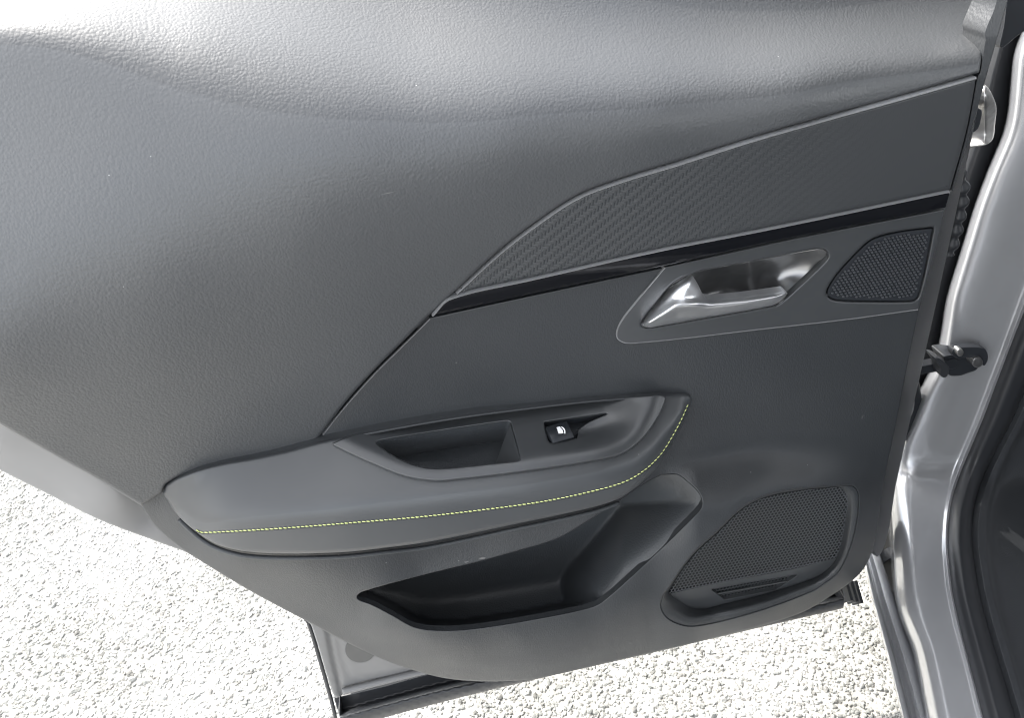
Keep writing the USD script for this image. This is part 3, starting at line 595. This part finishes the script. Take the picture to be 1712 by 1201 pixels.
for k_, (x, y) in enumerate([(1412, 984), (1421, 986), (1429, 988)]):
    b = trimesh.creation.box((0.0042, 0.030, 0.020)); b.apply_transform(trimesh.transformations.euler_matrix(0.5, 0.2, 0)); b.apply_translation(at_y(np.array(x), np.array(y + 4), -0.045 + 0.004 * k_))
    obj('seal_clip', b, M['black'], door, smooth=False)
# outer skin (the window is wound down): what one step to the side would show
BACK = [(-330, 45, 1), (1000, 60), (1650, 40, 1), (1640, 150), (1610, 300), (1580, 440), (1540, 620), (1500, 800), (1470, 930), (1420, 900), (1067, 985), (900, 1020), (640, 1060), (575, 1050, 1), (500, 965), (267, 850), (0, 725), (-95, 670), (-220, 570), (-330, 470, 1)]
bo = rounded(BACK, 2.0, 8.0)
fr = at_y(bo[:, 0], bo[:, 1], -0.028); bk = at_y(bo[:, 0], bo[:, 1], -0.028) + np.array([0, 0.13, 0.0])
n = len(bo); i = np.arange(n); j = (i + 1) % n; c0 = fr.mean(0); c1 = bk.mean(0)
skin = (np.vstack([fr, bk, c1[None]]), np.vstack([np.stack([i, j, n + j], 1), np.stack([i, n + j, n + i], 1), np.stack([n + i, n + j, np.full(n, 2 * n)], 1)]))
obj('outer_skin', skin, M['paint'], door, smooth=35)
M['scuff'] = plain('pale_scuff', (0.10, 0.10, 0.098), 0.7)
for q, hh in (([(800, 934), (806, 932), (812, 932.5), (810, 935), (803, 936)], hM), ([(776, 940), (783, 938.5), (784, 940), (778, 942)], hM), ([(634, 325.5), (650, 321.5), (664, 319), (651, 323.5)], hU), ([(1440, 700), (1443, 694), (1444, 695), (1441.5, 701)], hM)):
    p_, t_ = fill(ccw(np.array(q)), [], 3.0); obj('scuff', orient(W(p_[:, 0], p_[:, 1], hh(p_) + 0.15), t_), M['scuff'], door, smooth=False)

# ------------------------------------------------------------------ hinges, cable boot and check strap between door and body
def knob(cx, cy, y, rx, ry, depth=0.02):
    t = np.arange(28) / 28 * 2 * np.pi
    return pad(np.stack([cx + rx * np.cos(t), cy + ry * np.sin(t)], 1), lambda q: np.full(len(q), -y * 1000.0), r=min(rx, ry) * 0.6, step=3.0, skirt=depth * 1000)
flat = lambda y: (lambda q: np.full(len(q), -y * 1000.0))
boot_c = curve([(1600, 285), (1607, 310), (1606, 340), (1600, 370), (1593, 400), (1585, 425)], 1.2, closed=False)
tt = np.linspace(0, 1, len(boot_c))
obj('cable_boot', tube(at_y(boot_c[:, 0], boot_c[:, 1], 0.015), 0.0062 + 0.0016 * np.sin(tt * 2 * np.pi * 6), 14), M['rubber'], door)
HINGE = [(1642, 138, 1), (1652, 146), (1662, 165), (1666, 180), (1664, 205), (1660, 232), (1648, 242), (1618, 247, 1), (1622, 225), (1632, 180)]
hg = obj('hinge', pad(rounded(HINGE, 2.0, 2.5), lambda q: -20 + 9 * np.sin((q[:, 1] - 138) / 17.0) - 0.4 * np.abs(q[:, 0] - 1648), r=3, step=3.0, skirt=25), M['steel'], door)
obj('hinge_stop', pad(rounded([(1634, 182), (1641, 184), (1640, 200), (1634, 216), (1622, 222), (1626, 200)], 1.5, 2.5), flat(0.008), r=2, step=3, skirt=12), M['black'], hg)
obj('hinge', knob(1510, 672, 0.02, 19, 34, 0.03), M['steel'], door, label='lower hinge knuckle, half hidden behind the trim edge')
obj('hinge_bracket', pad(rounded([(1514, 632, 1), (1534, 636), (1540, 660), (1541, 690), (1530, 720), (1500, 745, 1), (1490, 740), (1498, 690)], 3, 3), flat(0.045), r=3, step=5, skirt=20), M['black'], door)
ck = obj('check_strap', pad(rounded([(1500, 632, 1), (1500, 620, 1), (1520, 617), (1572, 606), (1600, 600), (1600, 614), (1574, 620), (1545, 625), (1518, 629)], 1.0, 2.5), flat(0.01), r=2.0, step=4, skirt=10), M['black'], door)
obj('strap_stop', pad(rounded([(1561, 598, 1), (1569, 599), (1577, 604), (1587, 615), (1583, 630), (1576, 631.5), (1571, 626), (1572, 616)], 1.5, 2.0), flat(-0.004), r=2.0, step=3, skirt=16), M['rubber'], ck)
obj('strap_housing', pad(rounded([(1576, 596, 1), (1590, 594), (1631, 602), (1634, 617), (1618, 624), (1604, 628.5), (1586, 627), (1582, 612)], 2.0, 2.5), flat(0.012), r=3.0, step=4, skirt=22), M['black'], ck)
obj('strap_bracket', pad(rounded([(1591, 588), (1600, 582), (1644, 582), (1651, 592), (1651, 603), (1645, 612), (1634, 600), (1616, 598), (1600, 600)], 2.0, 2.5), flat(0.004), r=2.0, step=3, skirt=8), M['black'], ck)
obj('bolt', knob(1605, 589.5, -0.002, 6, 6.5, 0.006), M['steel'], ck)
obj('pin', knob(1634, 606, -0.001, 9.5, 9, 0.012), M['bowl'], ck)

# ------------------------------------------------------------------ THE CAR BODY at right
body = thing('parked_car', 'silver car at right, its door pillar, sill and black weatherstrip in view', 'car', (0.55, 0.0, 0.0))
ROWS = np.array([-220, -120, -40, 45, 85, 130, 180, 220, 287, 340, 420, 500, 551, 600, 663, 700, 738, 796, 846, 909, 984, 1034, 1084, 1142, 1200, 1290.0])
LEFT = np.interp(ROWS, [-220, 45, 85, 130, 180, 220, 287, 340, 420, 500, 551, 600, 663, 700, 737, 796, 846, 909, 984, 1034, 1084, 1142, 1200, 1290], [1800, 1722, 1704, 1700, 1696, 1689, 1660, 1640, 1616, 1591, 1584, 1575, 1542, 1529, 1511, 1494, 1496, 1502, 1506, 1517, 1538, 1550, 1561, 1580])
RIGHT = np.interp(ROWS, [-220, 0, 200, 523, 603, 700, 754, 821, 879, 934, 988, 1046, 1109, 1167, 1200, 1290], [1990, 1910, 1842, 1712, 1681, 1645, 1622, 1593, 1583.5, 1584, 1592, 1604, 1621, 1636, 1644, 1672])
WSR = np.interp(ROWS, [-220, 0, 200, 523, 700, 762, 813, 858, 909, 984, 1034, 1105, 1171, 1201, 1290], [2045, 1965, 1897, 1766, 1692, 1659, 1634, 1623, 1623, 1634, 1646, 1667, 1688, 1696, 1722])
dense = np.linspace(ROWS[0], ROWS[-1], 170)
def dn(c, s=1.6): return gaussian_filter1d(np.interp(dense, ROWS, c), s, mode='nearest')
LEFT, RIGHT, WSR = dn(LEFT), dn(RIGHT), dn(WSR)
def onbody(px, yoff, zoff, py=dense):
    """pillar plane above, sill below, with a swept corner between them"""
    d = rays(px, py)
    # jamb plane: runs inboard and slightly rearward
    nrm = np.array([-0.29, -0.957, 0.0]); p0 = np.array([0.47, 0.075 + yoff, 0.0])
    t1 = ((p0 - CAM) @ nrm) / (d @ nrm)
    t2 = (0.36 + zoff - CAM[2]) / np.minimum(d[:, 2], -1e-3)
    k = 0.045
    hh = np.clip(0.5 + 0.5 * (t2 - t1) / k, 0, 1)
    t = t2 * (1 - hh) + t1 * hh - k * hh * (1 - hh)
    return CAM + d * t[:, None]
mixc = lambda s: LEFT * (1 - s) + RIGHT * s
wd = RIGHT - LEFT
pillar = loft([onbody(LEFT - 15, 0.13, -0.16), onbody(LEFT - 11, 0.06, -0.075), onbody(LEFT - 5, 0.022, -0.028), onbody(LEFT + 6, 0.005, -0.007), onbody(mixc(0.3), -0.001, 0.0), onbody(mixc(0.6), 0.0, 0.0), onbody(mixc(0.88), 0.001, 0.0), onbody(mixc(0.95), -0.004, 0.004), onbody(RIGHT + 2, -0.001, 0.001), onbody(RIGHT + 14, 0.02, -0.02)], 5)
pil = obj('pillar', pillar, M['paint'], body)
ws = loft([onbody(RIGHT - 3, 0.02, -0.02), onbody(RIGHT, -0.004, 0.004), onbody(RIGHT * 0.8 + WSR * 0.2, -0.016, 0.016), onbody(RIGHT * 0.5 + WSR * 0.5, -0.021, 0.021), onbody(RIGHT * 0.2 + WSR * 0.8, -0.015, 0.015), onbody(WSR, -0.002, 0.002), onbody(WSR + 3, 0.02, -0.02)], 5)
obj('weatherstrip', ws, M['rubber'], body, label='thick black rubber weatherstrip round the door opening')
rim = loft([onbody(WSR - 4, 0.018, -0.018), onbody(WSR + 1, 0.002, -0.002), onbody(WSR + 12, -0.006, 0.006), onbody(WSR + 22, -0.002, 0.002), onbody(WSR + 34, 0.018, -0.016), onbody(WSR + 60, 0.03, -0.03), onbody(WSR + 140, 0.055, -0.05), onbody(WSR + 420, 0.12, -0.06)], 5)
obj('cabin_trim', rim, M['trim_dark'], body)
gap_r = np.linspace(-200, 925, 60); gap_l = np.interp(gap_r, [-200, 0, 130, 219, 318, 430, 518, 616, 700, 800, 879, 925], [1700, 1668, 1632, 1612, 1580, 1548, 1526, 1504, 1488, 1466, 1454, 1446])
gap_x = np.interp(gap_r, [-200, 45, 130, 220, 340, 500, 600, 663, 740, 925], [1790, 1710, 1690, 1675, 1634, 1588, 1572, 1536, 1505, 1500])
obj('gap_shade_sheet', loft([at_y(gap_l - 30, gap_r, np.full(60, 0.115)), at_y(gap_l, gap_r, np.full(60, 0.105)), at_y(gap_l * 0.5 + gap_x * 0.5, gap_r, np.full(60, 0.085)), at_y(gap_x, gap_r, np.full(60, 0.09)), at_y(gap_x + 14, gap_r, np.full(60, 0.13))], 4), M['rubber'], body)  # black sheet standing in for the shade between door and pillar
CF, CI, CO = np.array([0.29, 0.957, 0]), np.array([0.957, -0.29, 0]), np.array([0.5, 0.07, 0])
def car_pt(a, b, z): return CO + np.multiply.outer(np.asarray(a, float), CF) + np.multiply.outer(np.asarray(b, float), CI) + np.multiply.outer(np.asarray(z, float), np.array([0, 0, 1.0]))
def car_box(a0, a1, b0, b1, z0, z1, r=0.03):
    m = trimesh.creation.box((a1 - a0, b1 - b0, z1 - z0)); m = m.subdivide().subdivide(); v = np.array(m.vertices)
    hs = np.array([a1 - a0, b1 - b0, z1 - z0]) / 2; inn = np.clip(v, -hs + r, hs - r); d = v - inn; l = np.linalg.norm(d, axis=1, keepdims=True); v = inn + d / np.maximum(l, 1e-9) * np.minimum(l, r)
    v += [(a0 + a1) / 2, (b0 + b1) / 2, (z0 + z1) / 2]
    return car_pt(v[:, 0], v[:, 1], v[:, 2]), np.array(m.faces)[:, ::-1]
# the rest of the car beyond the right edge of the frame
roof_cols = [car_pt(np.linspace(-1.75, 1.1, 30), np.full(30, b), 1.50 + 0.06 * math.sin(math.pi * (b - 0.1) / 1.3) - 0.06 * np.linspace(-1.1, 1.0, 30) ** 2 + dz) for b, dz in ((0.16, -0.07), (0.12, -0.03), (0.14, 0.0), (0.4, 0.0), (0.75, 0), (1.1, 0), (1.36, 0), (1.38, -0.06))]
obj('roof', loft(roof_cols, 4), M['paint'], body)
obj('headliner', loft([c + [0, 0, -0.03] for c in roof_cols[2:7]], 3), M['trim_dark'], body)
side = Polygon([(-2.0, 0.45), (-1.35, 0.45), (-1.05, 0.80), (-0.93, 1.05), (-1.02, 1.40), (-1.25, 1.46), (-1.7, 1.40), (-2.05, 1.05), (-2.15, 0.7)])
sm = trimesh.creation.extrude_polygon(side.buffer(-0.05).buffer(0.05), 0.12); v = np.array(sm.vertices)
obj('quarter_panel', (car_pt(v[:, 0], v[:, 2] + 0.02 + 0.16 * np.clip((v[:, 1] - 0.95) / 0.5, 0, 1), v[:, 1]), np.array(sm.faces)), M['paint'], body, smooth=30)
obj('rear_seat', car_box(-1.25, -0.55, 0.16, 1.25, 0.38, 0.62, 0.06), M['trim_dark'], body)
obj('rear_backrest', car_box(-1.45, -1.15, 0.16, 1.25, 0.55, 1.15, 0.07), M['trim_dark'], body)
obj('front_backrest', car_box(-0.12, 0.12, 0.22, 0.70, 0.45, 1.15, 0.07), M['trim_dark'], body)
obj('cabin_floor', car_box(-1.3, 1.0, 0.14, 1.40, 0.22, 0.30, 0.02), M['trim_dark'], body)
obj('far_side', car_box(-2.0, 1.2, 1.36, 1.46, 0.30, 1.05, 0.04), M['trim_dark'], body)
obj('rear_sill', car_box(-1.10, -0.42, 0.0, 0.14, 0.20, 0.335, 0.03), M['paint'], body)

# rocker strip beyond the sill
ry = np.linspace(900, 1260, 40)
rl = np.interp(ry, [900, 945, 1000, 1100, 1200, 1260], [1432, 1445, 1457, 1484, 1508, 1524])
rw = np.interp(ry, [900, 945, 1000, 1100, 1200, 1260], [28, 30, 36, 44, 50, 56])
def onz(px, z): return at_z(px, ry, np.full(len(ry), z))
rock = loft([onz(rl - 1, 0.16), onz(rl, 0.235), onz(rl + 3, 0.246), onz(rl + rw * 0.2, 0.243), onz(rl + rw * 0.32, 0.228), onz(rl + rw * 0.5, 0.232), onz(rl + rw * 0.62, 0.248), onz(rl + rw * 0.75, 0.246), onz(rl + rw, 0.238), onz(rl + rw + 3, 0.19)], 4)
obj('rocker_strip', rock, M['paint'], body, label='dark silver rocker edge running along under the sill')
obj('sill_bracket', pad(rounded([(1468, 955), (1500, 930), (1506, 985), (1508, 1012), (1490, 1016), (1484, 1000)], 3, 3), flat(0.0), r=3, step=5, skirt=15), M['black'], body)
# black corner piece at the top right
obj('hinge_cover', pad(rounded([(1686, -30, 1), (1730, -30, 1), (1730, 34), (1700, 60), (1672, 80), (1678, 40)], 3, 3), flat(0.02), r=4, step=5, skirt=20), M['black'], body)

# ------------------------------------------------------------------ the ground
def ground_mat(name, dark, light, sc):
    return material(name, {'g': ('geometry', {}), 'n': ('noise_texture', {'scale': sc, 'detail': 6.0, 'roughness': 0.65}), 'r': ('rgb_ramp', {'ramp': [(0.3, dark), (0.7, light)]}),
                           'n2': ('noise_texture', {'scale': 160.0, 'detail': 4.0}), 'b': ('bump', {'distance': 0.004, 'strength': 1.0}), 'p': ('principled_bsdf', {'roughness': 0.75, 'specular_ior_level': 0.4})},
                    [('g.position', 'n.vector'), ('n.fac', 'r.fac'), ('r.color', 'p.base_color'), ('g.position', 'n2.vector'), ('n2.fac', 'b.height'), ('b.normal', 'p.normal')])
gm = ground_mat('pale_ground', (0.26, 0.25, 0.23), (0.42, 0.41, 0.38), 7.0)
gp = usdkit.mesh(stage, '/World/ground', (np.array([(-60, -60, 0), (60, -60, 0), (60, 60, 0), (-60, 60, 0.0)]), np.array([(0, 1, 2), (0, 2, 3)])), gm)
tag(gp.GetPrim(), 'pale gritty ground under the chippings', 'ground', kind='structure')
sheet_pts = np.array([(-0.30, -0.42, 0.004), (0.70, -0.42, 0.004), (6.0, -0.42, 0.004), (6.0, -9.0, 0.004), (-2.6, -9.0, 0.004), (-0.9, -1.6, 0.004)])  # added dark ground out of view, darkens the panel's reflections and bounce light
tm_ = usdkit.mesh(stage, '/World/added_dark_ground', (sheet_pts, np.array([(0, 5, 4), (0, 4, 1), (1, 4, 3), (1, 3, 2)])), ground_mat('dark_ground', (0.045, 0.045, 0.047), (0.075, 0.075, 0.077), 5.0))
tag(tm_.GetPrim(), 'unseen dark ground sheet added to darken the door panel reflections', 'added_dark_ground', kind='structure')
def stone(name, c):
    """stone with its own fine grain; broad damp and mossy stains run over the ground"""
    lo = tuple(x * f for x, f in zip(c, (0.70, 0.70, 0.675)))
    return material(name, {'g': ('geometry', {}), 'n': ('noise_texture', {'scale': 3.6, 'detail': 5.0, 'roughness': 0.6}), 'r': ('map_range', {'from_min': 0.44, 'from_max': 0.62, 'clamp': True}),
                           'f': ('noise_texture', {'scale': 420.0, 'detail': 3.0}), 'fr': ('rgb_ramp', {'ramp': [(0.3, (0.7, 0.7, 0.69)), (0.65, (1.08, 1.08, 1.08))]}),
                           'm': ('mix_color', {'a': lo, 'b': c}), 'mm': ('mix_color', {'blend_type': 'multiply', 'fac': 1.0}), 'b': ('bump', {'distance': 0.0008}),
                           'p': ('principled_bsdf', {'roughness': 0.6, 'specular_ior_level': 0.35})},
                    [('g.position', 'n.vector'), ('n.fac', 'r.value'), ('r.result', 'm.fac'), ('g.position', 'f.vector'), ('f.fac', 'fr.fac'), ('m.result', 'mm.a'), ('fr.color', 'mm.b'), ('mm.result', 'p.base_color'), ('f.fac', 'b.height'), ('b.normal', 'p.normal')])
stone_mats = [stone(n_, c) for n_, c in (('pale_stone', (0.275, 0.275, 0.265)), ('buff_stone', (0.245, 0.24, 0.225)), ('white_stone', (0.32, 0.32, 0.31)), ('brown_stone', (0.19, 0.185, 0.175)))]
pi = UsdGeom.PointInstancer.Define(stage, '/World/gravel')
tag(pi.GetPrim(), 'pale sunlit stone chippings covering the ground below the door', 'gravel', kind='stuff')
protos = []
for k_ in range(10):
    m = trimesh.creation.icosphere(subdivisions=1, radius=1.0); v = np.array(m.vertices)
    for _ in range(7):
        d = RNG.normal(size=3); d /= np.linalg.norm(d); lim = RNG.uniform(0.45, 0.85); over = np.maximum(v @ d - lim, 0); v = v - over[:, None] * d
    v *= np.array([1.0, RNG.uniform(0.65, 0.95), RNG.uniform(0.5, 0.8)])
    pp = f'/World/gravel/chipping' + (f'_{k_:03d}' if k_ else '')
    usdkit.mesh(stage, pp, (v, np.array(m.faces)), stone_mats[(0, 0, 1, 2, 0, 2, 1, 2, 0, 3)[k_]], smooth=25); protos.append(pp)
pi.CreatePrototypesRel().SetTargets([Sdf.Path(p) for p in protos])
N = 135000
xy = np.stack([RNG.uniform(-1.45, 0.75, N), RNG.uniform(-0.3, 1.25, N)], 1)
size = RNG.uniform(0.0026, 0.0050, N) * np.where(RNG.random(N) < 0.12, 1.45, 1.0)
pos = np.c_[xy, size * RNG.uniform(-0.5, 0.1, N)]
quat = RNG.normal(size=(N, 4)); quat[:, 1:3] *= 0.35; quat /= np.linalg.norm(quat, axis=1, keepdims=True)
pi.CreatePositionsAttr(Vt.Vec3fArray.FromNumpy(pos.astype(np.float32)))
pi.CreateScalesAttr(Vt.Vec3fArray.FromNumpy(np.repeat(size[:, None], 3, 1).astype(np.float32)))
pi.CreateOrientationsAttr(Vt.QuathArray([Gf.Quath(float(a), float(b), float(c), float(d)) for a, b, c, d in quat]))
pi.CreateProtoIndicesAttr(Vt.IntArray.FromNumpy(RNG.integers(0, 10, N).astype(np.int32)))
